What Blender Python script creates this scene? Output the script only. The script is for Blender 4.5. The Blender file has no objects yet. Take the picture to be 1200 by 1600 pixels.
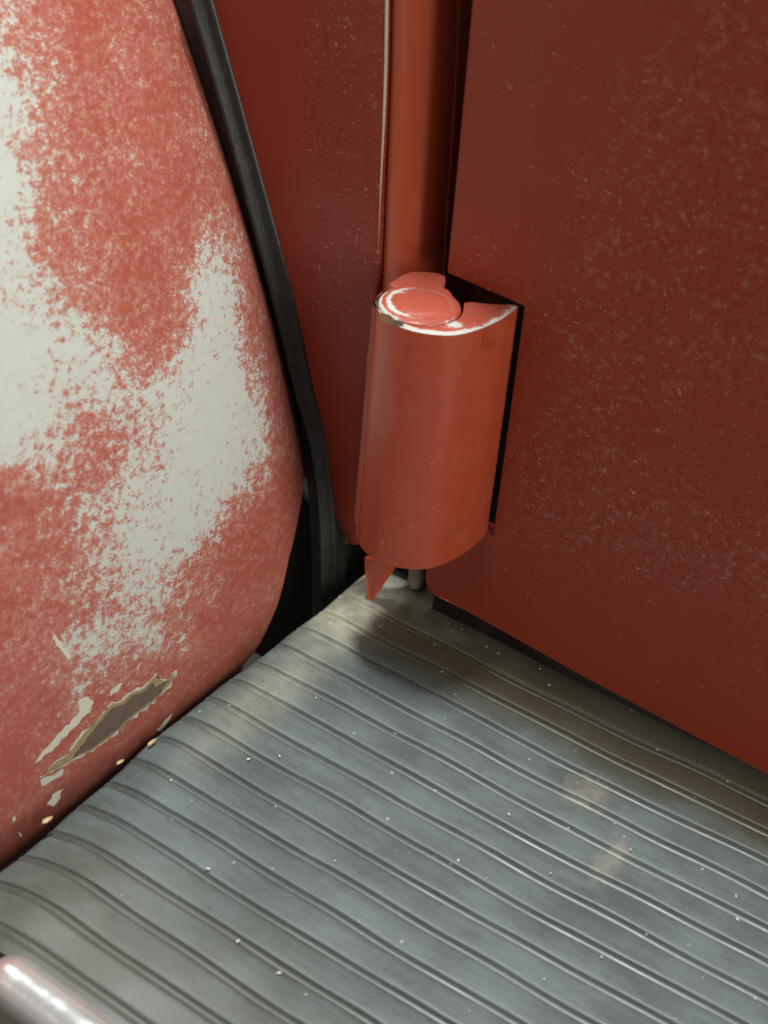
import bpy, bmesh, math, random
import numpy as np
from mathutils import Vector, Matrix
from mathutils.bvhtree import BVHTree
random.seed(7)
sc = bpy.context.scene

# ------------------------------------------------------------------ camera
F = 2500.0; W0, H0 = 1200.0, 1600.0
def nrm(v): v = np.array(v, float); return v/np.linalg.norm(v)
_down = nrm([-.097*3559, -3559, -2500]); _X = nrm([4690, -2210, 2500])
_Z = -_down; _X = nrm(_X-_Z*_X.dot(_Z)); _Y = np.cross(_Z, _X)
W2C = np.stack([_X, _Y, _Z], 1); C2W = W2C.T
def ray(px, py): return C2W @ nrm([px-W0/2, -(py-H0/2), -F])
EYE = -ray(600, 905)*.45
def at(px, py, axis, val):            # the point where a sight line meets an axis plane
    d = ray(px, py); t = (val-EYE[axis])/d[axis]; return EYE+d*t
def pix(p):
    c = W2C @ (np.array(p)-EYE); return W0/2+F*c[0]/-c[2], H0/2-F*c[1]/-c[2]
cd = bpy.data.cameras.new('camera'); cam = bpy.data.objects.new('camera', cd)
sc.collection.objects.link(cam); sc.camera = cam
m4 = Matrix([list(C2W[i])+[EYE[i]] for i in range(3)]+[[0, 0, 0, 1]]); cam.matrix_world = m4
cd.sensor_fit = 'VERTICAL'; cd.sensor_height = 36; cd.lens = F*36/H0
cd.clip_start = .01; cd.clip_end = 50
cd.dof.use_dof = True; cd.dof.focus_distance = .405; cd.dof.aperture_fstop = 16

# ------------------------------------------------------------------ light
wd = bpy.data.worlds.new('World'); sc.world = wd; wd.use_nodes = True
bg = wd.node_tree.nodes['Background']; bg.inputs[0].default_value = (1, .965, .90, 1); bg.inputs[1].default_value = .155
def area(name, loc, aim, sx, sy, power, col):
    l = bpy.data.lights.new(name, 'AREA'); l.shape = 'RECTANGLE'; l.size = sx; l.size_y = sy
    l.energy = power; l.color = col
    o = bpy.data.objects.new(name, l); sc.collection.objects.link(o); o.location = loc
    o.rotation_euler = (Vector(aim)-Vector(loc)).to_track_quat('-Z', 'Y').to_euler()
    return o
area('ceiling_lamp', (-.09, .018, 1.15), (.03, -.06, 0), .12, .12, 16.5, (.97, 1, .96))
area('ceiling_tube_lamp', (1.20, -.42, .60), (0, -.03, .05), .45, .9, 10.8, (1, .96, .88))
area('added_highlight_lamp', (-.12, -1.0, .95), (0, -.10, 0), .36, .16, 1.6, (1, .97, .92))  # unseen lamp added to put a white highlight on the chrome trim
sc.view_settings.view_transform = 'Standard'; sc.view_settings.look = 'None'
sc.view_settings.exposure = 0; sc.view_settings.gamma = 1

# ------------------------------------------------------------------ node helper
class NT:
    def __init__(s, name):
        s.m = bpy.data.materials.new(name); s.m.use_nodes = True
        s.t = s.m.node_tree; s.n = s.t.nodes; s.l = s.t.links
        s.b = s.n['Principled BSDF']; s.geo = s.n.new('ShaderNodeNewGeometry')
        s.pos = s.geo.outputs['Position']
    def put(s, sock, v):
        if hasattr(v, 'links') or hasattr(v, 'is_output'): s.l.new(v, sock)
        else: sock.default_value = v
    def math(s, op, a, b=0.0, c=0.0, clamp=False):
        n = s.n.new('ShaderNodeMath'); n.operation = op; n.use_clamp = clamp
        for i, v in enumerate((a, b, c)): s.put(n.inputs[i], v)
        return n.outputs[0]
    def scaled(s, vec, rot=(0, 0, 0), off=(0, 0, 0)):
        n = s.n.new('ShaderNodeMapping'); s.put(n.inputs['Vector'], s.pos)
        n.inputs['Scale'].default_value = vec; n.inputs['Rotation'].default_value = rot; n.inputs['Location'].default_value = off
        return n.outputs[0]
    def noise(s, scale, detail=2, rough=.5, vec=None, dist=0.0):
        n = s.n.new('ShaderNodeTexNoise'); s.put(n.inputs['Vector'], vec if vec is not None else s.pos)
        n.inputs['Scale'].default_value = scale; n.inputs['Detail'].default_value = detail
        n.inputs['Roughness'].default_value = rough; n.inputs['Distortion'].default_value = dist
        return n.outputs['Fac']
    def step(s, v, a, b, lo=0.0, hi=1.0):
        n = s.n.new('ShaderNodeMapRange'); n.interpolation_type = 'SMOOTHSTEP'
        s.put(n.inputs['Value'], v); s.put(n.inputs['From Min'], a); s.put(n.inputs['From Max'], b)
        s.put(n.inputs['To Min'], lo); s.put(n.inputs['To Max'], hi); return n.outputs[0]
    def mix(s, f, a, b):
        n = s.n.new('ShaderNodeMix'); n.data_type = 'RGBA'; s.put(n.inputs[0], f)
        for i, v in ((6, a), (7, b)):
            s.put(n.inputs[i], v if not isinstance(v, tuple) else (v[0], v[1], v[2], 1))
        return n.outputs[2]
    def blob(s, c, r, soft=1.0):       # 1 in the middle of an ellipsoid of radii r round c, 0 outside
        n = s.n.new('ShaderNodeVectorMath'); n.operation = 'SUBTRACT'; s.put(n.inputs[0], s.pos); n.inputs[1].default_value = c
        k = s.n.new('ShaderNodeVectorMath'); k.operation = 'DIVIDE'; s.put(k.inputs[0], n.outputs[0]); k.inputs[1].default_value = r
        q = s.n.new('ShaderNodeVectorMath'); q.operation = 'LENGTH'; s.put(q.inputs[0], k.outputs[0])
        return s.step(q.outputs['Value'], 1.0, 1.0-soft, 0.0, 1.0)
    def add(s, *v):
        r = v[0]
        for x in v[1:]: r = s.math('ADD', r, x)
        return r
    def mul(s, *v):
        r = v[0]
        for x in v[1:]: r = s.math('MULTIPLY', r, x)
        return r
    def bump(s, h, strength, dist):
        n = s.n.new('ShaderNodeBump'); s.put(n.inputs['Height'], h); n.inputs['Strength'].default_value = strength
        n.inputs['Distance'].default_value = dist; s.l.new(n.outputs[0], s.b.inputs['Normal'])
    def out(s, col=None, rough=.5, metal=0.0, coat=0.0, coat_r=.3, spec=.5):
        if isinstance(col, tuple): col = (col[0], col[1], col[2], 1)
        s.put(s.b.inputs['Base Color'], col); s.put(s.b.inputs['Roughness'], rough); s.put(s.b.inputs['Metallic'], metal)
        s.put(s.b.inputs['Coat Weight'], coat); s.put(s.b.inputs['Coat Roughness'], coat_r)
        s.put(s.b.inputs['Specular IOR Level'], spec); return s.m
PI = math.pi
RED = (.40, .052, .026); HAZE = (.50, .20, .15); PRIMER = (.60, .60, .52)

# fender paint: red lacquer worn through to the pale primer, following the 'wear' attribute
t = NT('worn_fender_paint')
att = t.n.new('ShaderNodeAttribute'); att.attribute_name = 'wear'; w = att.outputs['Fac']
n1 = t.noise(420, 5, .66, vec=t.scaled((1, 1, 1.35), rot=(.55, 0, 0)), dist=.25)
n2 = t.noise(95, 2, .5)
n3 = t.noise(1500, 3, .6, vec=t.scaled((1, 1, 1.2), rot=(.6, 0, 0)))
nn = t.add(t.mul(t.add(t.mul(n1, .54), t.mul(n2, .18), t.mul(n3, .28)), 2.1), -.55)
thr = t.math('ADD', t.mul(t.math('POWER', w, 1.2), .58), .125)
d = t.math('SUBTRACT', thr, nn)
full = t.step(d, -.09, .11)
half = t.step(d, -.42, .02)
fine = t.step(t.noise(1000, 5, .72, vec=t.scaled((1, 1, 1.2), rot=(.6, 0, 0))), .42, .66)
redv = t.mix(t.noise(60, 3, .5), (.33, .068, .043), (.39, .100, .068))
hz = t.math('MULTIPLY', half, t.math('ADD', t.mul(fine, .80), .26))
c = t.mix(hz, redv, (.54, .30, .245))
prim = t.mix(t.noise(240, 3, .6), (.47, .50, .455), (.55, .575, .525))
c = t.mix(full, c, prim)
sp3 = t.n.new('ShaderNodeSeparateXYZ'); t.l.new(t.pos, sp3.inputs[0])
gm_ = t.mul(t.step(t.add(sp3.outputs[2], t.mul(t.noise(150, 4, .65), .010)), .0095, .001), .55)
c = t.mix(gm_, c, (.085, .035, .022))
scr = t.mul(t.step(t.noise(1500, 2, .5, vec=t.scaled((1, .12, 1), rot=(-.95, 0, 0))), .66, .72), t.step(t.noise(110, 3, .6), .48, .66))
c = t.mix(t.mul(scr, .38), c, (.62, .48, .42))
spots = t.step(t.noise(420, 1, .5), .76, .80)
c = t.mix(t.mul(spots, .6), c, (.30, .16, .10))
t.bump(t.add(t.mul(full, -1.0), t.mul(n3, .25)), .35, .00015)
FENDER = t.out(c, rough=t.step(full, 0, 1, .42, .50), coat=.18, coat_r=.34)

# door and body lacquer: red darkened to carry their shade, with clusters of fine pale scuffs
def scuffed(name, red, blobs, base=0.0, coat=.16, stretch=(1, 1, 1.7), haze=.5):
    t = NT(name)
    clusters = 0.0
    for cc, rr, k in blobs:
        clusters = t.math('ADD', clusters, t.mul(t.blob(cc, rr), k))
    nl = t.noise(75, 3, .6)
    cl = t.math('ADD', t.mul(clusters, t.step(nl, .32, .66, .30, 1.0)), base)
    v = t.scaled(stretch, rot=(0, .25, 0))
    f1 = t.noise(420, 3, .6); dens = t.math('MINIMUM', cl, 1.25)
    m = 0.0
    for scl, sz, pk in ((330, .20, .34), (620, .27, .40), (1150, .36, .34)):
        wv_ = t.n.new('ShaderNodeVectorMath'); wv_.operation = 'ADD'; t.l.new(v, wv_.inputs[0])
        nzc = t.n.new('ShaderNodeTexNoise'); nzc.inputs['Scale'].default_value = scl*1.6; nzc.inputs['Detail'].default_value = 3; t.l.new(t.pos, nzc.inputs['Vector'])
        sb = t.n.new('ShaderNodeVectorMath'); sb.operation = 'MULTIPLY_ADD'; t.l.new(nzc.outputs['Color'], sb.inputs[0])
        k_ = 1.1/scl; sb.inputs[1].default_value = (k_*2,)*3; sb.inputs[2].default_value = (-k_,)*3; t.l.new(sb.outputs[0], wv_.inputs[1])
        vo = t.n.new('ShaderNodeTexVoronoi'); vo.inputs['Scale'].default_value = scl; t.l.new(wv_.outputs[0], vo.inputs['Vector'])
        rc = t.n.new('ShaderNodeSeparateColor'); t.l.new(vo.outputs['Color'], rc.inputs[0])
        on = t.step(t.math('SUBTRACT', t.mul(dens, pk), rc.outputs[0]), 0.0, .06)
        dot = t.step(vo.outputs['Distance'], t.math('MULTIPLY_ADD', rc.outputs[1], sz, .10), .03)
        m = t.math('MAXIMUM', m, t.mul(on, dot, t.math('MULTIPLY_ADD', rc.outputs[2], .6, .4)))
    cloud = t.mul(t.step(t.noise(230, 3, .6), .42, .75), t.math('MINIMUM', cl, 1.0))
    rv = t.mix(t.noise(28, 3, .55), red, tuple(x*1.16 for x in red))
    c = t.mix(t.mul(cloud, .035*haze*2), rv, (.50, .26, .20))
    cw = t.mul(t.step(t.noise(480, 4, .65), .50, .70), t.math('MINIMUM', t.math('MULTIPLY', t.math('POWER', clusters, 3.0), .6), 1.0)) if name.startswith('scuffed_door') else 0.0
    c = t.mix(t.mul(cw, .16), c, (.58, .38, .30))
    c = t.mix(t.mul(m, .80), c, (.62, .37, .30))
    peel = t.noise(900, 1, .5)
    t.bump(t.add(t.mul(peel, .4), t.mul(m, .6), t.mul(t.noise(45, 1, .5), 2.0)), .10, .0003)
    return t.out(c, rough=.50, coat=coat, coat_r=.32, spec=.4)
YD = -.006
def dblob(px, py, rx, rz, k):
    p = at(px, py, 1, -.012); return ((p[0], p[1], p[2]), (rx*1.35, .2, rz*1.35), k)
DOOR = scuffed('scuffed_door_paint', (.228, .030, .0110), [
    dblob(1130, 190, .030, .036, 1.7), dblob(1150, 330, .026, .030, 1.5), dblob(1040, 330, .030, .028, .9), dblob(1010, 470, .040, .028, .95),
    dblob(960, 570, .030, .022, .6), dblob(830, 170, .014, .030, .55), dblob(745, 415, .009, .012, .9),
    dblob(870, 640, .022, .040, .55), dblob(1010, 720, .03, .02, .35), dblob(880, 790, .035, .03, .55), dblob(1050, 850, .06, .016, 1.3), dblob(800, 870, .03, .02, .7),
    dblob(1150, 930, .04, .03, .7), dblob(1180, 560, .03, .04, .5)], base=.10)
PANEL = scuffed('scuffed_panel_paint', (.195, .024, .010), [
    ((-.016, -.006, .13), (.024, .2, .075), 2.2), ((-.013, -.006, .17), (.020, .2, .07), 1.8),
    ((-.020, -.006, .105), (.018, .2, .045), 1.0)], base=.05)

# clean red lacquer of hinge and jamb, with a few specks
t = NT('hinge_paint')
rv = t.mix(t.noise(55, 2, .5, vec=t.scaled((1, 1, .25))), (.36, .052, .020), (.42, .070, .028))
sp = t.step(t.noise(1000, 3, .65, vec=t.scaled((1, 1, .8))), .645, .72)
low = t.step(t.math('MULTIPLY', t.pos, 1.0), 0, 1) if False else t.blob((.015, -.03, .045), (.012, .05, .045))
dh = t.mul(t.step(t.noise(260, 4, .65, vec=t.scaled((1, 1, .35))), .42, .74), .07)
rv = t.mix(dh, rv, (.50, .27, .20))
gr = t.mul(t.step(t.noise(130, 4, .7), .54, .74), .40)
rv = t.mix(gr, rv, (.20, .036, .018))
c = t.mix(t.mul(sp, t.math('ADD', t.mul(low, .75), .22)), rv, (.62, .40, .34))
t.bump(t.add(t.noise(700, 2, .5), t.mul(t.noise(110, 2, .5), 2.5)), .10, .0003)
HINGE = t.out(c, rough=t.step(t.noise(150, 4, .6), .3, .7, .34, .50), coat=.28, coat_r=.26)
t = NT('jamb_paint')
c = t.mix(t.noise(40, 2, .5, vec=t.scaled((1, 1, .2))), (.40, .060, .020), (.47, .082, .030))
t.bump(t.noise(500, 2, .5), .08, .0003)
JAMB = t.out(c, rough=.38, coat=.5, coat_r=.25)

# top of the hinge: paint rubbed through to primer along the rim
KC = Vector((.0157, -.0217))          # knuckle centre in plan
t = NT('hinge_top_paint')
att = t.n.new('ShaderNodeAttribute'); att.attribute_name = 'wear'; w = att.outputs['Fac']
nz = t.add(t.mul(t.noise(480, 4, .6), .75), t.mul(t.noise(1600, 2, .6), .25))
m = t.step(t.math('ADD', t.math('SUBTRACT', w, .5), t.mul(t.math('SUBTRACT', nz, .5), 1.3)), -.02, .14)
m2 = t.step(t.math('ADD', t.math('SUBTRACT', w, .5), t.mul(t.math('SUBTRACT', nz, .5), 1.6)), -.32, .1)
c = t.mix(t.mul(m2, .35), (.36, .070, .042), (.50, .29, .24))
c = t.mix(m, c, (.52, .53, .49))
dk = t.step(t.noise(900, 2, .6, off if False else None) , .66, .70)
c = t.mix(t.mul(dk, m), c, (.16, .15, .13))
t.bump(t.add(t.mul(m, -.8), t.noise(600, 2, .5)), .30, .0002)
TOP = t.out(c, rough=.40, coat=.35, coat_r=.25)

def plain(name, col, rough=.5, metal=0., coat=0., var=.25, sc_=180, bump=.15, spec=.5):
    t = NT(name)
    c = t.mix(t.noise(sc_, 4, .6), tuple(x*(1-var) for x in col), tuple(min(1, x*(1+var)) for x in col))
    t.bump(t.noise(sc_*4, 3, .6), bump, .0003)
    return t.out(c, rough=rough, metal=metal, coat=coat, spec=spec)
t = NT('black_rubber_piping')
sz_ = t.n.new('ShaderNodeSeparateXYZ'); t.l.new(t.pos, sz_.inputs[0])
low = t.mul(t.step(t.add(sz_.outputs[2], t.mul(t.noise(80, 3, .6), .02)), .046, .020), t.step(t.noise(260, 4, .6), .3, .7, .45, 1.0))
dl = t.mul(t.step(t.noise(500, 4, .7, vec=t.scaled((1, 1, .35))), .50, .75), .35)
c = t.mix(dl, t.mix(t.noise(300, 3, .6), (.009, .010, .009), (.016, .017, .015)), (.07, .07, .06))
c = t.mix(low, c, (.042, .042, .034))
t.bump(t.add(t.noise(1200, 3, .6), t.mul(t.noise(160, 2, .5), 1.5)), .25, .0003)
BEAD = t.out(c, rough=.44)
BEAD_LOW = plain('dusty_rubber_piping', (.040, .040, .032), .6, sc_=300)
INNER = plain('dark_inner_metal', (.008, .0075, .006), .65, sc_=120)
INNER2 = plain('grimy_undercoat', (.013, .010, .007), .8, sc_=150)
PIN = plain('dirty_steel', (.30, .27, .20), .5, .3)
EDGE = plain('worn_edge_primer', (.50, .44, .33), .55, sc_=700, var=.35)
CHIPB = plain('bare_rusty_metal', (.165, .112, .088), .5, .25, sc_=420, var=.38)
CHIPO = plain('ochre_undercoat', (.30, .235, .12), .6, sc_=500)
CHIPW = plain('pale_primer', (.58, .57, .47), .55, sc_=600, var=.12)
FLAKE = plain('tan_flake', (.50, .36, .20), .5, sc_=600)
LINT = plain('white_lint', (.62, .62, .58), .6)
t = NT('chrome')
CHROME = t.out(t.mix(t.noise(200, 3, .6), (.84, .86, .86), (.94, .96, .96)), rough=t.step(t.noise(160, 3, .6), .3, .7, .18, .30), metal=.80)

# rubber of the mat, with dust on the rib tops
def rubber(name, dusty):
    t = NT(name)
    sv = t.scaled((.22, 1, 1))
    base = t.mix(t.noise(120, 4, .6, vec=sv), (.040, .047, .044), (.070, .081, .076))
    dust = t.add(t.mul(t.noise(38, 4, .6), .6), t.mul(t.noise(260, 4, .65, vec=sv), .4))
    dmask = t.step(dust, .36, .66, .20, 1.0) if dusty else t.step(dust, .45, .75, .05, .45)
    c = t.mix(dmask, base, (.100, .128, .126) if dusty else (.074, .094, .093))
    ty = t.add(t.mul(t.blob((-.002, -.012, 0), (.028, .030, .05)), 1.0), t.mul(t.blob((.005, -.055, 0), (.012, .050, .05)), .38), t.mul(t.blob((.02, -.145, 0), (.06, .035, .05)), .12))  # cream dust at the corner, and a pale highlight painted down the mat
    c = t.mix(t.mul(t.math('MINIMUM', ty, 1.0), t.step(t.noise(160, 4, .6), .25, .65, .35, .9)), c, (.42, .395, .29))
    # brown dirt below the door, deepened to paint in the door's shadow
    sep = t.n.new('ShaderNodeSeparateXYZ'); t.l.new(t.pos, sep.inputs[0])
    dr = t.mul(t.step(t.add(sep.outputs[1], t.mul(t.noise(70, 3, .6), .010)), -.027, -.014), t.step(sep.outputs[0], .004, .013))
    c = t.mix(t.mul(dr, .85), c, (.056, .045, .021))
    # tan scuff stain
    st = t.math('MAXIMUM', t.blob((.086, -.036, 0), (.012, .014, .05)), t.blob((.101, -.052, 0), (.007, .016, .05)))
    sm = t.step(t.add(t.mul(st, .55), t.mul(t.noise(330, 5, .7), 1.1)), .72, 1.15)
    c = t.mix(t.mul(sm, .34), c, (.33, .285, .235))
    gn = t.noise(900, 4, .7, vec=t.scaled((.7, 1, 1)))
    c = t.mix(t.mul(t.step(gn, .50, .72), .18), c, (.17, .168, .15))
    c = t.mix(t.mul(t.step(gn, .48, .28), .28), c, (.035, .036, .030))
    wb = t.mul(t.blob((.035, -.150, 0), (.115, .050, .05)), t.step(t.noise(60, 4, .6), .3, .62, .4, 1.0))
    c = t.mix(t.mul(wb, .55), c, (.062, .060, .044))
    # tiny pale specks
    vor = t.n.new('ShaderNodeTexVoronoi'); vor.inputs['Scale'].default_value = 260; t.l.new(t.pos, vor.inputs['Vector'])
    wn = t.n.new('ShaderNodeSeparateColor'); t.l.new(vor.outputs['Color'], wn.inputs[0])
    s1 = t.mul(t.step(vor.outputs['Distance'], .13, .06), t.step(wn.outputs[0], .86, .90))
    c = t.mix(t.mul(s1, .45), c, (.6, .6, .55))
    fine = t.noise(1500, 3, .6, vec=t.scaled((.5, 1, 1), rot=(0, 0, .5)))
    t.bump(t.add(t.mul(fine, .5), t.mul(t.noise(190, 3, .6, vec=sv), 1.5)), .28 if dusty else .14, .00025)
    return t.out(c, rough=(t.step(dust, .3, .7, .40, .56) if dusty else t.step(dust, .3, .7, .32, .48)), spec=.5)
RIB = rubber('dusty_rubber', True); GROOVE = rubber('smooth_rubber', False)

# ------------------------------------------------------------------ object helpers
def link(name, me, mat, parent=None, label=None, kind=None, smooth=True):
    o = bpy.data.objects.new(name, me); sc.collection.objects.link(o)
    if mat: me.materials.append(mat)
    if smooth:
        for p in me.polygons: p.use_smooth = True
    if parent: o.parent = parent
    if label: o['label'] = label
    if kind: o['kind'] = kind
    return o
def from_bm(name, bm, mat, parent=None, **k):
    bmesh.ops.recalc_face_normals(bm, faces=bm.faces)
    me = bpy.data.meshes.new(name); bm.to_mesh(me); bm.free(); return link(name, me, mat, parent, **k)
def grid(name, P, mat, parent=None, flip=False, **k):       # P[i][j] points
    P = np.array(P); a, b = P.shape[:2]
    idx = np.arange(a*b).reshape(a, b)
    f = np.stack([idx[:-1, :-1], idx[1:, :-1], idx[1:, 1:], idx[:-1, 1:]], -1).reshape(-1, 4)
    if flip: f = f[:, ::-1]
    me = bpy.data.meshes.new(name); me.from_pydata(P.reshape(-1, 3).tolist(), [], f.tolist()); me.update()
    return link(name, me, mat, parent, **k)
def solid(o, th, off=-1.0):
    m = o.modifiers.new('thickness', 'SOLIDIFY'); m.thickness = th; m.offset = off; return o
def bev(o, w, seg=3, ang=35):
    m = o.modifiers.new('bevel', 'BEVEL'); m.width = w; m.segments = seg; m.limit_method = 'ANGLE'; m.angle_limit = math.radians(ang)
    return o
def autosmooth(o, ang=40):
    me = o.data; bm = bmesh.new(); bm.from_mesh(me)
    for e in bm.edges:
        if len(e.link_faces) == 2 and e.calc_face_angle(0) > math.radians(ang): e.smooth = False
    bm.to_mesh(me); bm.free()
def sm(x, a, b):
    x = np.clip((np.asarray(x, float)-a)/(b-a), 0, 1); return x*x*(3-2*x)
def spline(P, n):                    # Catmull-Rom through points
    P = [np.array(p, float) for p in P]; P = [2*P[0]-P[1]]+P+[2*P[-1]-P[-2]]; out = []
    for i in range(1, len(P)-2):
        for k in range(n):
            u = k/n; a, b, c, d = P[i-1:i+3]
            out.append(.5*((2*b)+(-a+c)*u+(2*a-5*b+4*c-d)*u*u+(-a+3*b-3*c+d)*u**3))
    out.append(P[-2]); return out
def prism(outline, z0, z1):
    bm = bmesh.new(); n = len(outline)
    f0 = z0 if callable(z0) else (lambda x, y: z0); f1 = z1 if callable(z1) else (lambda x, y: z1)
    lo = [bm.verts.new((x, y, f0(x, y))) for x, y in outline]; hi = [bm.verts.new((x, y, f1(x, y))) for x, y in outline]
    bm.faces.new(hi); bm.faces.new(lo[::-1])
    for i in range(n): bm.faces.new((lo[i], lo[(i+1) % n], hi[(i+1) % n], hi[i]))
    return bm

# ------------------------------------------------------------------ the setting
bm = bmesh.new(); s = 3.0
vs = [bm.verts.new(v) for v in ((-s, -s, -.32), (s, -s, -.32), (s, s, -.32), (-s, s, -.32))]; bm.faces.new(vs)
from_bm('ground', bm, plain('dim_floor', (.045, .036, .024), .6, sc_=12), kind='structure')

# ------------------------------------------------------------------ the car
car = bpy.data.objects.new('vintage_car', None); sc.collection.objects.link(car); car.location = (0, 0, 0)
car['label'] = 'old red car with worn paint, its fender, door hinge and ribbed running board in view'
car['category'] = 'car'
def part(name, label=None, parent=car):
    o = bpy.data.objects.new(name, None); sc.collection.objects.link(o); o.parent = parent
    if label: o['label'] = label
    return o

def yb(z, y0=YD):                     # body side swells outwards with height
    return y0-.12*np.maximum(np.asarray(z)-.01, 0)**2
# ---- front fender
YP = -.004
def yp(z): return yb(z, YP)
def onpanel(px, py, fn=yp):
    y = YP
    for _ in range(8): p = at(px, py, 1, float(y)); y = fn(p[2])
    return p
edge_pts = [onpanel(*q) for q in [(275, 0), (310, 100), (340, 200), (371, 300), (400, 400), (440, 540), (466, 640), (478, 720)]]
ez = np.array([p[2] for p in edge_pts])[::-1]; ex = np.array([p[0] for p in edge_pts])[::-1]
def xe(z):
    z = np.asarray(z, float)
    r = np.interp(z, ez, ex)
    r = np.where(z > ez[-1], ex[-1]+(z-ez[-1])*-.47, r); r = np.where(z < ez[0], ex[0]+(ez[0]-z)*.22, r); return r
zz = np.linspace(-.03, .26, 60); cf = np.polyfit(zz, xe(zz), 5)
def xes(z): return np.polyval(cf, z)
def xout(z):
    z = np.asarray(z, float); return -.0085-.10*z-1.95*z*z+1.2*z**3
def xf(d, z):
    z = np.asarray(z, float); d = np.asarray(d, float)
    e = xes(z); A = xout(z)-e-.0007*np.exp(-(((d-.010)/.006)**2+((z-.016)/.008)**2))
    k = 1-np.exp(-np.power(np.maximum(d, 0)/.021, 1.15))
    tuck = -1.1*np.maximum(.010-z, 0)**1.6
    return e+A*k-.55*np.maximum(d-.07, 0)**2+tuck
def onfender(px, py):
    dr = ray(px, py); lo, hi = .2, .75
    g = lambda t: (EYE[0]+dr[0]*t)-xf(float(yp(EYE[2]+dr[2]*t))-(EYE[1]+dr[1]*t), EYE[2]+dr[2]*t)
    ts = np.linspace(lo, hi, 400); pr = None
    for tt in ts:
        if g(tt) < 0: pr = tt; break
    if pr is None: return None
    a, b = pr-(hi-lo)/399, pr
    for _ in range(30):
        mth = (a+b)/2
        if g(mth) < 0: b = mth
        else: a = mth
    return EYE+dr*b
low_edge = [onfender(*q) for q in [(477, 735), (470, 790), (452, 870), (432, 950), (403, 1012), (380, 1040)]]
le = [(p[2], float(yp(p[2]))-p[1]) for p in low_edge if p is not None]
le.sort(); lz = np.array([a for a, b in le]); ld = np.array([b for a, b in le])
def d0(z): return np.interp(z, np.concatenate([[-.02], lz, [ez[0]+.003]]), np.concatenate([[ld[0]+.004], ld, [0]]))
WEAR = """
0 55 45 30 25 25 30 30 30 30 30 30 30 30
50 50 45 30 25 25 30 30 30 30 30 30 30 30
100 75 60 35 30 25 30 30 28 30 30 30 30 30
150 85 70 45 40 30 25 30 30 30 30 30 30 30
200 95 65 45 35 35 25 25 30 30 30 30 30 30
250 98 65 45 40 35 30 20 25 30 30 30 30 30
300 98 68 45 35 30 30 22 22 30 30 30 30 30
350 85 65 40 35 30 25 20 30 50 36 30 30 30
400 88 75 55 35 30 25 20 35 85 66 30 30 30
450 92 86 76 55 35 28 30 50 90 90 36 20 20
500 100 92 86 80 50 25 30 50 86 92 40 20 20
550 105 100 86 85 84 60 38 74 96 96 45 18 18
600 105 100 86 80 80 70 74 86 104 104 72 18 18
650 105 100 86 66 60 66 80 90 106 106 95 28 18
700 95 86 75 58 50 64 80 92 106 106 92 30 18
750 50 55 55 55 60 75 90 102 104 95 62 22 18
800 34 30 45 60 70 80 92 100 93 58 26 15 10
850 34 30 35 55 65 80 84 88 66 32 16 10 10
900 28 30 35 40 50 66 72 54 36 20 10 10 10
950 20 30 30 35 50 60 60 42 26 12 8 8 8
1000 18 28 45 74 70 80 68 36 18 8 5 5 5
1050 18 26 40 46 42 40 28 15 8 5 5 5 5
1100 15 22 34 54 30 20 12 8 5 5 5 5 5
1150 12 18 24 26 18 12 8 5 5 5 5 5 5
1200 10 14 15 14 10 8 5 5 5 5 5 5 5
1300 8 8 8 8 5 5 5 5 5 5 5 5 5
1500 5 5 5 5 5 5 5 5 5 5 5 5 5
"""
rows = [list(map(float, r.split())) for r in WEAR.strip().splitlines()]
wy = np.array([r[0] for r in rows]); wv = np.array([r[1:] for r in rows])/100; wv[:8, :3] += .08; wv[17:22, 1:8] += .07; wx = np.arange(wv.shape[1])*40.  # upper-left values raised so pale paint carries the glossy wash there
def wear(px, py):
    px = np.clip(px, 0, wx[-1]-.01); py = np.clip(py, 0, wy[-1]-.01)
    i = np.clip(np.searchsorted(wy, py, 'right')-1, 0, len(wy)-2); j = int(px//40)
    u = (px-wx[j])/40; v = (py-wy[i])/(wy[i+1]-wy[i]); u = u*u*(3-2*u); v = v*v*(3-2*v)
    return (wv[i, j]*(1-u)+wv[i, j+1]*u)*(1-v)+(wv[i+1, j]*(1-u)+wv[i+1, j+1]*u)*v
zs = np.linspace(-.028, .24, 190); us = np.linspace(0, 1, 150)**1.25
P = []
for z in zs:
    a = float(d0(z)); dd = a+(.24-a)*us
    P.append([(float(xf(q, z)), float(yp(z))-q, z) for q in dd])
fender = part('fender', 'worn red front fender with large pale primer patches and a long paint chip')
fs = grid('fender_skin', P, FENDER, fender)
at_ = fs.data.attributes.new('wear', 'FLOAT', 'POINT')
at_.data.foreach_set('value', [wear(*pix(v.co)) for v in fs.data.vertices])
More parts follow.
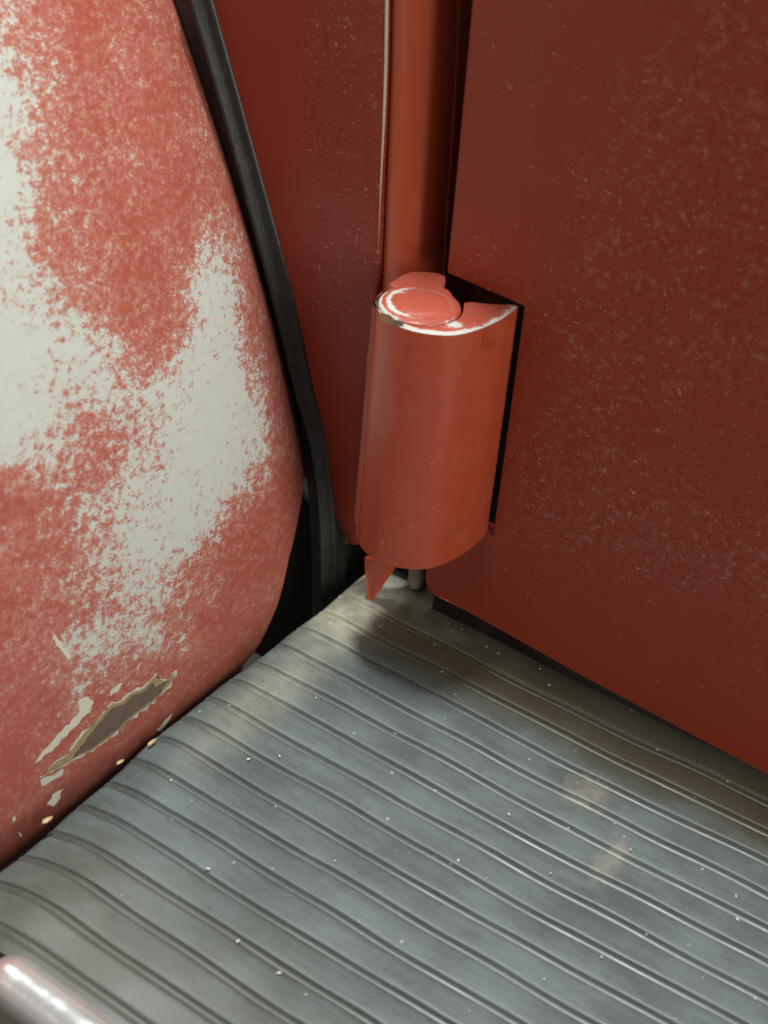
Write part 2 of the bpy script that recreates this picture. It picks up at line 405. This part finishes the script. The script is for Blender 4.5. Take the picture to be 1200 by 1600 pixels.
# normals must look towards +X
if fs.data.polygons[100].normal.x < 0: fs.data.flip_normals()
bvh = BVHTree.FromObject(fs, bpy.context.evaluated_depsgraph_get()) if False else None
bmt = bmesh.new(); bmt.from_mesh(fs.data); bvh = BVHTree.FromBMesh(bmt)
solid(fs, .0012)
def patch(name, poly, mat, off, parent, label=None, jag=0.0, seg=6.0):
    """a flat chip lying on the fender: outline subdivided and laid on the curved skin"""
    pts = []
    for i in range(len(poly)):
        a = np.array(poly[i], float); b = np.array(poly[(i+1) % len(poly)], float); n = max(1, int(np.linalg.norm(b-a)/seg))
        for k in range(n):
            q = a+(b-a)*k/n; pts.append(q+np.random.RandomState(int(abs(q[0]*31+q[1]*17))).uniform(-jag, jag, 2))
    bm = bmesh.new(); f = bm.faces.new([bm.verts.new((q[0], q[1], 0)) for q in pts])
    bmesh.ops.triangulate(bm, faces=[f])
    for _ in range(4):
        es = [e for e in bm.edges if e.calc_length() > 9]
        if not es: break
        bmesh.ops.subdivide_edges(bm, edges=es, cuts=1); bmesh.ops.triangulate(bm, faces=[x for x in bm.faces if len(x.verts) > 3])
    E_ = Vector(EYE)
    for v in bm.verts:
        loc, nor, _, _ = bvh.ray_cast(E_, Vector(ray(v.co.x, v.co.y)))
        if loc is None: loc, nor = Vector(at(v.co.x, v.co.y, 0, -.01)), Vector((1, 0, 0))
        if nor.x < 0: nor = -nor
        v.co = loc+nor*off
    return from_bm(name, bm, mat, parent, label=label)
def grow(poly, r):
    c = np.mean(poly, 0); out = []
    n = len(poly)
    area2 = sum(poly[i][0]*poly[(i+1) % n][1]-poly[(i+1) % n][0]*poly[i][1] for i in range(n))
    sg = 1 if area2 > 0 else -1
    for i in range(n):
        a, b, d_ = map(np.array, (poly[i-1], poly[i], poly[(i+1) % n]))
        e1 = nrm(b-a+1e-6); e2 = nrm(d_-b+1e-6); n1 = np.array([e1[1], -e1[0]])*sg; n2 = np.array([e2[1], -e2[0]])*sg
        m = nrm(n1+n2+1e-6); out.append(tuple(np.array(b)+m*r/max(.45, float(m.dot(n1)))))
    return out
chip = [(66, 1212), (82, 1196), (104, 1182), (124, 1156), (142, 1136), (156, 1122), (176, 1100), (190, 1098), (205, 1084), (224, 1076), (242, 1058),
        (240, 1072), (252, 1070), (272, 1052), (264, 1068), (248, 1086), (226, 1104), (200, 1124), (170, 1152), (140, 1172), (116, 1184), (92, 1198)]
CF = .75
ch = patch('paint_chip', grow(chip, 3.2), CHIPW, .00008, fender, 'long pale edged chip worn down to brown metal', jag=2.4)
patch('primer_layer', grow(chip, 1.2), CHIPO, .00020, ch, jag=1.0)
patch('bare_metal', [(130, 1160), (150, 1134), (176, 1106), (192, 1101), (206, 1088), (225, 1079), (239, 1064), (241, 1074), (262, 1062),
        (246, 1086), (224, 1103), (198, 1123), (168, 1150), (140, 1169), (112, 1183)], CHIPB, .00032, ch, jag=1.2)
for q in ([(52, 1194), (70, 1170), (92, 1146), (112, 1124), (124, 1110), (120, 1094), (136, 1088), (146, 1096), (140, 1112), (124, 1128), (104, 1148), (80, 1172), (60, 1190)],
          [(72, 1258), (82, 1240), (96, 1232), (94, 1246), (84, 1260)],
          [(244, 1140), (256, 1128), (268, 1114), (262, 1130), (252, 1142)],
          [(62, 1218), (76, 1214), (100, 1200), (98, 1210), (78, 1222), (64, 1228)],
          [(82, 990), (92, 1000), (104, 1016), (112, 1030), (104, 1028), (94, 1014), (84, 1002)],
          [(170, 1080), (186, 1068), (192, 1068), (182, 1080), (172, 1088)],
          [(18, 1281), (22, 1272), (26, 1279), (22, 1284)], [(28, 1300), (33, 1303), (34, 1309), (30, 1306)]):
    patch('paint_chip', q, CHIPW, .00008, fender, jag=1.8)
sc_line = [(196, 511), (214, 515), (236, 521), (256, 517), (276, 510), (298, 502)]
# rust fleck
patch('rust_fleck', [(99, 481), (104, 479), (105, 487), (101, 489)], CHIPO, .00006, fender)

# ---- rubber piping between fender and body
pl = [(266, -60), (277, 0), (338, 200), (405, 460), (440, 580), (470, 670), (483, 735), (489, 800), (492, 880), (493, 980)]
pr = [(314, -60), (332, 0), (388, 200), (458, 460), (488, 600), (508, 680), (517, 745), (523, 810), (525, 880), (525, 980)]
def strip(pl, pr, prof, mat, parent, name, y_of, n=10):
    L = spline([onpanel(*q) for q in pl], n); R = spline([onpanel(*q) for q in pr], n)
    P = []
    for a, b in zip(L, R):
        P.append([tuple(a+(b-a)*u+np.array([0, -h, 0])) for u, h in prof])
    return grid(name, P, mat, parent)
bead = part('fender_piping', 'black rubber piping squeezed between fender and body')
prof = [(-.12, -.006), (-.10, -.001), (-.04, .0012), (.12, .0016), (.34, .0013), (.50, .0018), (.60, .0034), (.66, .0039), (.72, .0034), (.80, .0018), (.90, .0012), (.99, .0010), (1.03, .0002), (1.04, -.004)]
strip(pl, pr, prof, BEAD, bead, 'rubber_strip', yp, 14)
# ---- body side panel and hinge jamb
body = part('body_side', 'dark red body panel between the fender piping and the door')
pe = [onpanel(603, -60), onpanel(603, 0), onpanel(600, 150), onpanel(594, 300), onpanel(589, 440), onpanel(583, 560), onpanel(572, 700), onpanel(566, 800), onpanel(562, 850)]
le_ = [onpanel(300, -60), onpanel(310, 0), onpanel(350, 150), onpanel(395, 300), onpanel(435, 440), onpanel(470, 560), onpanel(500, 690), onpanel(522, 800), onpanel(545, 848)]
Lp = spline(le_, 6); Rp = spline(pe, 6); P = []
zc_l = [p[2] for p in Lp]
for a, b in zip(Lp, Rp):
    row = []
    for u in np.linspace(0, 1, 24):
        q = a+(b-a)*u; row.append((q[0], float(yp(q[2]))-.0008*math.sin(PI*u), q[2]))
    row += [(b[0]+.0003, b[1]+.0003, b[2]), (b[0]+.0003, b[1]+.0012, b[2]), (b[0]+.0002, b[1]+.004, b[2])]
    P.append(row)
grid('side_panel', P, PANEL, body)
# worn folded edge: a thin pale line down the panel's border
P = []
NE = 25
for k, b in enumerate(Rp[:NE]):
    fd = float(1-sm(k, 9, NE-1)); wd_ = .00014*fd*(.7+.6*random.random())
    P.append([(b[0]-wd_, b[1]-.0001*fd, b[2]), (b[0]+.0002*fd, b[1]-.0001*fd, b[2]), (b[0]+.00036*fd, b[1]+.0002*fd, b[2]), (b[0]+.00042*fd, b[1]+.0004*fd, b[2])])
grid('worn_edge', P, EDGE, body)
# jamb behind the gap: rounded, seen from the front right
jp = [(-.001, .0010), (.0004, -.0016), (.0024, -.0026), (.0052, -.0026), (.0080, -.0016), (.0102, .0006), (.0114, .0036), (.0117, .0080), (.0112, .013), (.0060, .05)]
P = []
for z in np.linspace(.02, .26, 26):
    sh = float(yp(z))+.0035; xo = float(np.interp(z, [p[2] for p in Rp][::-1], [p[0] for p in Rp][::-1]))
    P.append([(xo+x, sh+y, z) for x, y in [tuple(q) for q in spline([(a, b) for a, b in jp], 4)]])
grid('hinge_jamb', P, JAMB, body)
# dark cavity behind the gap, sill end and wheel-well plates
bm = bmesh.new(); vs = [bm.verts.new(v) for v in ((-.12, .06, -.1), (.40, .06, -.1), (.40, .06, .3), (-.12, .06, .3))]; bm.faces.new(vs)
from_bm('inner_panel', bm, INNER, body)
bm = prism([(-.12, .006), (-.0175, .006), (-.0165, .012), (-.0165, .016), (-.12, .016)], -.05, .05)
o = from_bm('inner_flange', bm, INNER, body); bev(o, .0008)
bm = prism([(-.0105, .0035), (.010, .0035), (.010, .03), (-.0105, .03)], .0085, .030)
o = from_bm('sill_end', bm, INNER, body); bev(o, .001)
bm = prism([(-.12, .0), (-.030, -.002), (-.016, .0045), (-.016, .0055), (-.12, .0055)], -.05, lambda x, y: .002-(x+.016)*.9)
o = from_bm('wheel_well_plate', bm, INNER2, body); bev(o, .0006)
# pointed lower end of the panel flange, just left of the hinge foot
q = [at(573, 868, 1, -.0095), at(603, 872, 1, -.0095), at(616, 880, 1, -.006), at(583, 937, 1, -.0088), at(577, 934, 1, -.0095)]
bm = bmesh.new(); v = [bm.verts.new(p) for p in q]
bm.faces.new((v[0], v[1], v[3], v[4])); bm.faces.new((v[1], v[2], v[3]))
o = from_bm('flange_tip', bm, HINGE, body, smooth=False); solid(o, .0012, 1)

# ---- door
door = part('door', 'dark red door skin with fine pale scuffs, cut out around the hinge')
def ondoor(px, py): return onpanel(px, py, yb)
de_top = ondoor(738, 0)[0]; de_mid = ondoor(701, 400)[0]
SX = .0352; SZ0, SZ1 = .0330, .1045
pS0, pS1 = ondoor(818, 478), ondoor(767, 834)
SX = (pS0[0]+pS1[0])/2+.0008; SZ1 = pS0[2]; SZ0 = pS1[2]-.0004
zl = ondoor(703, 428)
def door_left(z): return np.interp(z, [-.01, .02, SZ1, .18, .3], [.0168, .0166, de_mid, de_top, de_top-.001])
pb = [ondoor(735, 959), ondoor(906, 1054), ondoor(1200, 1210)]
def door_bot(x): return np.interp(x, [pb[0][0], pb[1][0], pb[2][0], .3], [pb[0][2], pb[1][2], pb[2][2], pb[2][2]-.001])
r = .0045; SX -= .0004
def slot_top(x): return SZ1+(zl[2]-SZ1)*np.clip((SX-x)/(SX-.0125), 0, 1)
NL, NRr = 5, 44; bands = ([0, .0003, .0011, .0024, .0045], 3, 20)
cols = [('L', u) for u in np.linspace(0, 1, NL+1)]+[('R', x) for x in np.concatenate([np.linspace(SX, SX+.03, 9)[1:], np.linspace(SX+.036, .30, NRr)])]
def zrow(i, x):                          # rows: bottom band, slot band, upper band
    bt = float(door_bot(x)); hs = bands[0]; n1 = len(hs)
    if i < n1: return bt+hs[i]
    i -= n1; z1 = SZ0
    if i < 4: return bt+hs[-1]+(z1-bt-hs[-1])*(i+1)/4
    i -= 4; z2 = float(slot_top(x))
    if i < 16: return z1+(z2-z1)*(i+1)/16
    i -= 16; return z2+(.26-z2)*(i+1)/28
NROW = len(bands[0])+4+16+28; r1_, r2_ = len(bands[0])+3, len(bands[0])+19
bm = bmesh.new(); V = []
for i in range(NROW):
    row = []
    for kd, u in cols:
        if kd == 'L':
            x = SX
            for _ in range(2):
                z = zrow(i, x); h = z-float(door_bot(.0166)); L0 = float(door_left(z))
                if h < r: L0 += r-math.sqrt(max(0, r*r-(r-max(h, 0))**2))
                if i == 0: L0 = float(door_left(z))+r
                x = L0+(SX-L0)*u
            z = zrow(i, x)
        else: x = u; z = zrow(i, x)
        row.append(bm.verts.new((x, float(yb(z))-.0004*math.exp(-((x-.11)/.05)**2), z)))
    V.append(row)
for i in range(NROW-1):
    for j in range(len(cols)-1):
        if j < NL and r1_ <= i < r2_: continue
        bm.faces.new((V[i][j], V[i][j+1], V[i+1][j+1], V[i+1][j]))
bmesh.ops.delete(bm, geom=[v for v in bm.verts if not v.link_faces], context='VERTS')
bm.normal_update()
if bm.faces[:][0].normal.y > 0: bmesh.ops.reverse_faces(bm, faces=bm.faces[:])
me = bpy.data.meshes.new('door_skin'); bm.to_mesh(me); bm.free()
ds = link('door_skin', me, DOOR, door)
m_ = ds.modifiers.new('thickness', 'SOLIDIFY'); m_.thickness = .005; m_.offset = -1; m_.use_even_offset = False
bev(ds, .0014, 4, 50)
bm = prism([(.0365, .0015), (.2985, .0015), (.2985, .03), (.0365, .03)], .012, .255)  # dark filler added behind the thin door to stop light leaking through
from_bm('door_light_block', bm, INNER, door)
bm = prism([(.0178, -.0022), (.2985, -.0022), (.2985, .02), (.0178, .02)], -.0078, .0050)  # dark filler added along the sill against light leaking onto the mat
from_bm('sill_light_block', bm, INNER, door)
bm = prism([(.0185, .0015), (.0360, .0015), (.0360, .03), (.0185, .03)], .118, .255)  # second filler above the slot, added to stop the same leak
from_bm('door_light_block', bm, INNER, door)

# ---- hinge
ZT = .1006
hinge = part('hinge', 'rounded red door hinge with worn pale rim')
def zbot(x, y): return .0345-.05*max(0, .012-x)*0+.018*max(0, (x-.026))
arc = spline([(.0052, -.0215), (.0066, -.0262), (.0104, -.0306), (.0160, -.0331), (.0222, -.0328), (.0284, -.0292), (.0315, -.0236), (.0332, -.0150), (.0330, -.0075)], 6)
# door leaf: front wall + crescent top, with a socket around the knuckle
RK = .0097
sock = [(KC.x+(RK+.00045)*math.cos(a), KC.y+(RK+.00045)*math.sin(a)) for a in np.linspace(math.radians(40), math.radians(-172), 34)]
inner = [(.0328, -.0052), (.0310, -.0062), (.0290, -.0084), (.0262, -.0103), (.0236, -.0118), (.0226, -.0133)]
outl = [tuple(p) for p in arc]+inner+sock[2:]
def ztop(x, y): return ZT
bm = prism(outl, zbot, lambda x, y: ZT)
cover = from_bm('door_leaf', bm, HINGE, hinge); 
cover.data.materials.append(TOP)
# knuckle with body arm
armp = [(KC.x+RK*math.cos(a), KC.y+RK*math.sin(a)) for a in np.linspace(math.radians(162), math.radians(395), 40)]
cav = spline([(.0222, -.0143), (.0196, -.0128), (.0170, -.0108), (.0150, -.0102), (.0136, -.0076), (.0120, -.0050)], 5)
back = [(.0098, -.0049), (.0068, -.0068), (.0044, -.0090), (.0038, -.0130), (.0040, -.0178)]
kout = armp+[tuple(p) for p in cav[1:]]+back
bm = prism(kout, .036, ZT+.0004)
kn = from_bm('body_leaf', bm, HINGE, hinge); kn.data.materials.append(TOP)
# raised round head of the knuckle
bm = bmesh.new(); NR, NA = 14, 56; rad = np.linspace(0, 1, NR)
ring = []
for r_ in rad:
    h = .0010*(1-r_**2.6)-.00028*math.exp(-((r_-.74)/.07)**2)
    ring.append([bm.verts.new((KC.x+.0092*r_*math.cos(2*PI*k/NA), KC.y+.0092*r_*math.sin(2*PI*k/NA), ZT+.00035+h)) for k in range(NA)] if r_ > 0 else [bm.verts.new((KC.x, KC.y, ZT+.00135))])
for k in range(NA): bm.faces.new((ring[0][0], ring[1][k], ring[1][(k+1) % NA]))
for a_, b_ in zip(ring[1:-1], ring[2:]):
    for k in range(NA): bm.faces.new((a_[k], b_[k], b_[(k+1) % NA], a_[(k+1) % NA]))
head = from_bm('pin_head', bm, TOP, hinge)
def subdiv_top(o):
    """round the top edge, then give the rim its worn primer (an attribute that lives on the metal)"""
    bm = bmesh.new(); bm.from_mesh(o.data)
    es = [e for e in bm.edges if e.verts[0].co.z > .09 and e.verts[1].co.z > .09 and len(e.link_faces) == 2 and e.calc_face_angle(0) > 1]
    bmesh.ops.bevel(bm, geom=es, offset=.0009, offset_type='OFFSET', segments=4, profile=.5, affect='EDGES', clamp_overlap=True)
    es = [e for e in bm.edges if e.verts[0].co.z < .05 and e.verts[1].co.z < .05 and len(e.link_faces) == 2 and e.calc_face_angle(0) > 1]
    bmesh.ops.bevel(bm, geom=es, offset=.0012, offset_type='OFFSET', segments=3, profile=.5, affect='EDGES', clamp_overlap=True)
    bmesh.ops.triangulate(bm, faces=[f for f in bm.faces if len(f.verts) > 4])
    for _ in range(4):
        es = [e for e in bm.edges if min(e.verts[0].co.z, e.verts[1].co.z) > ZT-.0025 and e.calc_length() > .0012]
        if not es: break
        bmesh.ops.subdivide_edges(bm, edges=es, cuts=1); bmesh.ops.triangulate(bm, faces=[f for f in bm.faces if len(f.verts) > 4])
    bm.normal_update()
    for f in bm.faces:
        f.smooth = True
        if f.calc_center_median().z > ZT-.0012: f.material_index = 1
    bm.to_mesh(o.data); bm.free(); autosmooth(o, 40)
for o in (cover, kn): subdiv_top(o)
A2 = [np.array(p) for p in arc]
def rimd(x, y): return min(math.hypot(x-a[0], y-a[1]) for a in A2)
def topwear(v):
    x, y, z = v.co; s_ = rimd(x, y)
    rim = max(0, 1-s_/.0030)*1.5
    if x > .030: rim *= .62
    left = max(0, 1-math.hypot(x-.0062, y+.0255)/.004)*.9
    cres = max(0, 1-math.hypot((x-.0262)/1.2, (y+.0240)/.9)/.0055)*.80
    return max(rim, left, cres, .10)
for o in (cover, kn):
    a_ = o.data.attributes.new('wear', 'FLOAT', 'POINT'); a_.data.foreach_set('value', [topwear(v) for v in o.data.vertices])
def headwear(v):
    dx, dy = v.co.x-KC.x, v.co.y-KC.y; r_ = math.hypot(dx, dy)/.0092; a = math.atan2(dy, dx)
    side = math.cos(a-math.radians(215)); g = math.exp(-((r_-.80)/.09)**2)*(.35+.45*max(0, side+.25))
    edge = max(0, (r_-.93)/.07)*max(0, side)*.9
    b = math.exp(-(((dx+.0062)/.0016)**2+((dy-.0008)/.0018)**2))*.7+math.exp(-(((dx+.0030)/.0018)**2+((dy-.0046)/.0010)**2))*.55
    return max(g, edge, b, .08)
a_ = head.data.attributes.new('wear', 'FLOAT', 'POINT'); a_.data.foreach_set('value', [headwear(v) for v in head.data.vertices])
# rust spot on the rim and bare metal nicks along the right side
def nick(pts3, mat, name='paint_chip', parent=hinge, label=None):
    bm = bmesh.new(); bm.faces.new([bm.verts.new(p) for p in pts3]); return from_bm(name, bm, mat, parent, label=label)
def wallpt(px, py, off=.00012):         # sight line meets the hinge's curved front wall
    dr = ray(px, py); best = None
    for i in range(len(arc)-1):
        a, b = A2[i], A2[i+1]; dx, dy = b-a
        den = dr[0]*dy-dr[1]*dx
        if abs(den) < 1e-12: continue
        tt = ((a[0]-EYE[0])*dy-(a[1]-EYE[1])*dx)/den; u = ((EYE[0]+dr[0]*tt)-a[0])/dx if abs(dx) > abs(dy) else ((EYE[1]+dr[1]*tt)-a[1])/dy
        if -.02 <= u <= 1.02 and (best is None or tt < best[0]):
            nn_ = nrm([dy, -dx, 0]); nn_ = nn_ if nn_.dot(dr) < 0 else -nn_; best = (tt, nn_)
    if best is None: return None
    return EYE+dr*best[0]+best[1]*off
def wallchip(poly, mat, off=.00012, label=None):
    ps = [wallpt(*q, off) for q in poly]; ps = [p for p in ps if p is not None]
    if len(ps) > 2: nick(ps, mat, label=label)
wallchip([(593, 492), (597, 488), (603, 490), (609, 491), (617, 497), (615, 502), (616, 506), (607, 507), (602, 503), (596, 501)], plain('orange_rust', (.42, .27, .12), .8, sc_=900, var=.5), .00025)
wallchip([(616, 499), (624, 500), (634, 504), (630, 507), (633, 510), (624, 509), (617, 508), (614, 504)], plain('grey_metal', (.20, .19, .17), .4, .4, sc_=900, var=.4), .00020)
wallchip([(800, 492), (808, 486), (808, 500), (804, 506), (799, 503)], CHIPB, .0002)
wallchip([(783, 624), (791, 612), (790, 640), (786, 668), (781, 660)], CHIPB, .0002)

# left border of the door leaf: a thin folded lip
P = []
for z in np.linspace(.036, .0985, 30):
    k = 1+.5*math.exp(-((z-.083)/.0015)**2)
    w_ = .0006+.0016*sm(z, .075, .036)
    P.append([(.0060+.0002, -.0225, z), (.0050-.0003*k, -.0238, z), (.0049-.0004*k, -.0247, z), (.0056, -.0258, z), (.0072, -.0270, z)])
grid('leaf_lip', P, plain('lip_paint', (.28, .075, .055), .5, sc_=700, var=.4), hinge)
# pin foot below the hinge
def cyl(name, x, y, r_, z0, z1, mat, parent, seg=24):
    bm = prism([(x+r_*math.cos(2*PI*k/seg), y+r_*math.sin(2*PI*k/seg)) for k in range(seg)], z0, z1)
    o = from_bm(name, bm, mat, parent); autosmooth(o, 40); bev(o, r_*.15, 2); return o
pf = at(643, 916, 2, .0015)
cyl('hinge_pin', pf[0], pf[1]+.002, .0023, .0008, .036, PIN, hinge)

# ---- running board: rubber mat with ribs, chrome edge trim
rb = part('running_board', 'running board covered with grey ribbed rubber mat and chrome edge')
XE = -.0066; PITCH = .00925; G0 = -.0314
def bow(x): return .0022*sm(x, .07, .16)+.0012*sm(x, .03, -.005)*0
def zmat(x, y):
    s_ = float(sm(-y, .07, .142)); L_ = .008+.016*s_; D_ = .0012+.0042*s_
    q = max(0.0, (XE+L_-x)/L_); z = -D_*q**2.0
    z -= .0012*float(sm(-y, .140, .153))
    return z+.00018*math.sin(x*70+y*35)+.00012*math.sin(x*190-y*90)
def xedge(y): return XE-.0006*math.sin(y*60)+.0003*math.sin(y*230)-.0014*float(sm(-y, .09, .145))
ks = range(-3, 14)
xs = np.concatenate([np.linspace(0, .04, 40), np.linspace(.042, .30, 70)])
def gy(k, x):
    if k == -3: return .0055
    return G0-PITCH*k+bow(x)+.00020*math.sin(x*55+k*2.3)+.00010*math.sin(x*160+k*5.1)
GW = .0021; RH = .00066
mat = part('unused') if False else rb
# carcass with rounded groove floors
P = []
prof_g = [(-.6, -.0002), (-.42, -.00005), (-.28, .00020), (-.1, .00032), (.1, .00028), (.28, .00012), (.42, -.00012), (.6, -.0003)]
for x0 in xs:
    row = []
    for k in ks:
        for u, h in prof_g:
            yy = gy(k, x0)-u*GW*1.15
            x = x0+xedge(yy); row.append((x, yy, zmat(x, yy)-RH+h))
        yy = (gy(k, x0)+gy(k+1, x0))/2 if k < 13 else gy(k, x0)-PITCH/2; x = x0+xedge(yy); row.append((x, yy, zmat(x, yy)-RH-.0004))
    P.append(row)
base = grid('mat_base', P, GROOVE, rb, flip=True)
for k in list(ks)[:-1]:
    P = []; rr = random.Random(k)
    hw = .0; ph = rr.uniform(0, 6)
    for i, x0 in enumerate(xs):
        ya = gy(k, x0)-GW/2; yb_ = gy(k+1, x0)+GW/2; row = []
        endr = max(0., 1-x0/.0012)
        for u, h in [(-.02, -1.40), (-.005, -.90), (.008, -.42), (.035, -.15), (.09, -.04), (.2, .01), (.35, .03), (.5, .04), (.65, .03), (.8, .01), (.91, -.04), (.965, -.15), (.992, -.42), (1.005, -.90), (1.02, -1.40)]:
            yy = ya+(yb_-ya)*u+.00005*math.sin(x0*310+u*3+ph)
            x = x0+xedge(yy); h2 = h if h < -.5 else h-endr*.6
            row.append((x, yy, zmat(x, yy)+RH*h2))
        if i == 0: P.append([(a, b, c_-.0016) for a, b, c_ in row])
        P.append(row)
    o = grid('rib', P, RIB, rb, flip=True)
    autosmooth(o, 60)
# inner strip by the body and dark core under the mat
bm = prism([(XE+.0012, -.148), (.3, -.148), (.3, .006), (-.002, .006), (XE+.001, -.004)], -.02, -.0085)
o = from_bm('board_core', bm, INNER, rb)
# mat's curled edge by the fender
P = []
for y in np.linspace(.004, -.151, 60):
    x = xedge(y)+.0004; z = zmat(x, y)-.0004
    P.append([(x+.0006, y, z-.0002), (x, y, z-.0004), (x-.0004, y, z-.0012), (x-.0003, y, z-.006), (x+.001, y, z-.009)])
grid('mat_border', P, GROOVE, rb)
# chrome trim with rounded end
trim_a = at(62, 1508, 2, -.006)
TY, TZ, TR = -.1596, -.0042, .0056
x0_ = .0122; P = []
sect = [(TR*math.cos(q)*(1.0 if math.cos(q) > 0 else 1.08), TR*(1.06 if math.sin(q) > .5 else 1.0)*math.sin(q)) for q in np.linspace(math.radians(-55), math.radians(238), 34)]
for u in list(np.linspace(0, 1, 18)**1.4)+[1+.6*k for k in range(1, 50)]:
    k = math.sqrt(max(0, 1-(1-min(u, 1))**2)); x = x0_+.0062*u
    P.append([(x, TY+a*(.01+.99*k), TZ+b*(.01+.99*k)+.00012*math.sin(x*130)) for a, b in sect])
o = grid('chrome_trim', P, CHROME, rb, label='polished chrome edge strip with rounded end')
# dark lip the trim sits on
bm = prism([(-.004, -.1550), (.3, -.1550), (.3, -.150), (-.004, -.150)], -.02, -.0045); from_bm('trim_seat', bm, INNER2, rb)

# ---- flakes in the gap, lint on the mat
def flake(px, py, l, w_, ang):
    p = at(px, py, 2, -.0006); bm = bmesh.new()
    pts = [(-l, -w_*.3), (-l*.4, -w_), (l*.6, -w_*.7), (l, .1*w_), (l*.3, w_), (-l*.6, w_*.8)]
    c_, s_ = math.cos(ang), math.sin(ang)
    v = [bm.verts.new((p[0]+a*c_-b*s_, p[1]+a*s_+b*c_, p[2]+.0004*random.random())) for a, b in pts]
    tp = [bm.verts.new((q.co.x, q.co.y, q.co.z+.0004)) for q in v]
    bm.faces.new(tp); bm.faces.new(v[::-1])
    for i in range(6): bm.faces.new((v[i], v[(i+1) % 6], tp[(i+1) % 6], tp[i]))
    return bm
fl = [(238, 1161, .0018, .0004, 1.5, 'narrow tan flake standing in the gap, the one farthest from the chrome trim'),
      (188, 1192, .0013, .0004, 1.5, 'tan flake in the middle of the three caught in the gap beside the mat'),
      (74, 1283, .0016, .0006, 1.4, 'largest tan flake in the gap, the one nearest the chrome trim')]
for px, py, l, w_, a_, lab in fl:
    o = from_bm('dry_flake', flake(px, py, l, w_, a_), FLAKE); o['label'] = lab; o['category'] = 'flake'; o['group'] = 'dry flakes in the gap between fender and mat'
specks = [(267, 1219), (437, 1181), (494, 1090), (858, 1070), (844, 1045), (795, 1272), (860, 1364), (985, 1327), (716, 1344), (695, 1123), (436, 1520), (478, 1554),
          (524, 1345), (1055, 1592), (733, 1580), (1098, 1527), (1152, 1436), (410, 1604), (325, 1357), (190, 1400), (680, 1235), (760, 1372), (1150, 1400), (940, 1495),
          (300, 1252), (388, 1186), (760, 1010), (700, 975), (722, 983), (620, 1330), (560, 1440), (850, 1530), (1180, 1560), (372, 1470), (1010, 1460)]
bm = bmesh.new()
for px, py in specks:
    p = at(px, py, 2, .0004); r_ = random.uniform(.00012, .00030); st_ = random.uniform(1, 2.6); an = random.uniform(0, PI)
    mt = Matrix.Translation(Vector(p)) @ Matrix.Rotation(an, 4, 'Z') @ Matrix.Diagonal((st_, 1, .7, 1))
    bmesh.ops.create_icosphere(bm, subdivisions=1, radius=r_, matrix=mt)
o = from_bm('lint', bm, LINT); o['kind'] = 'stuff'; o['label'] = 'tiny white specks of lint scattered over the ribbed rubber mat'; o['category'] = 'lint'
bmt.free()
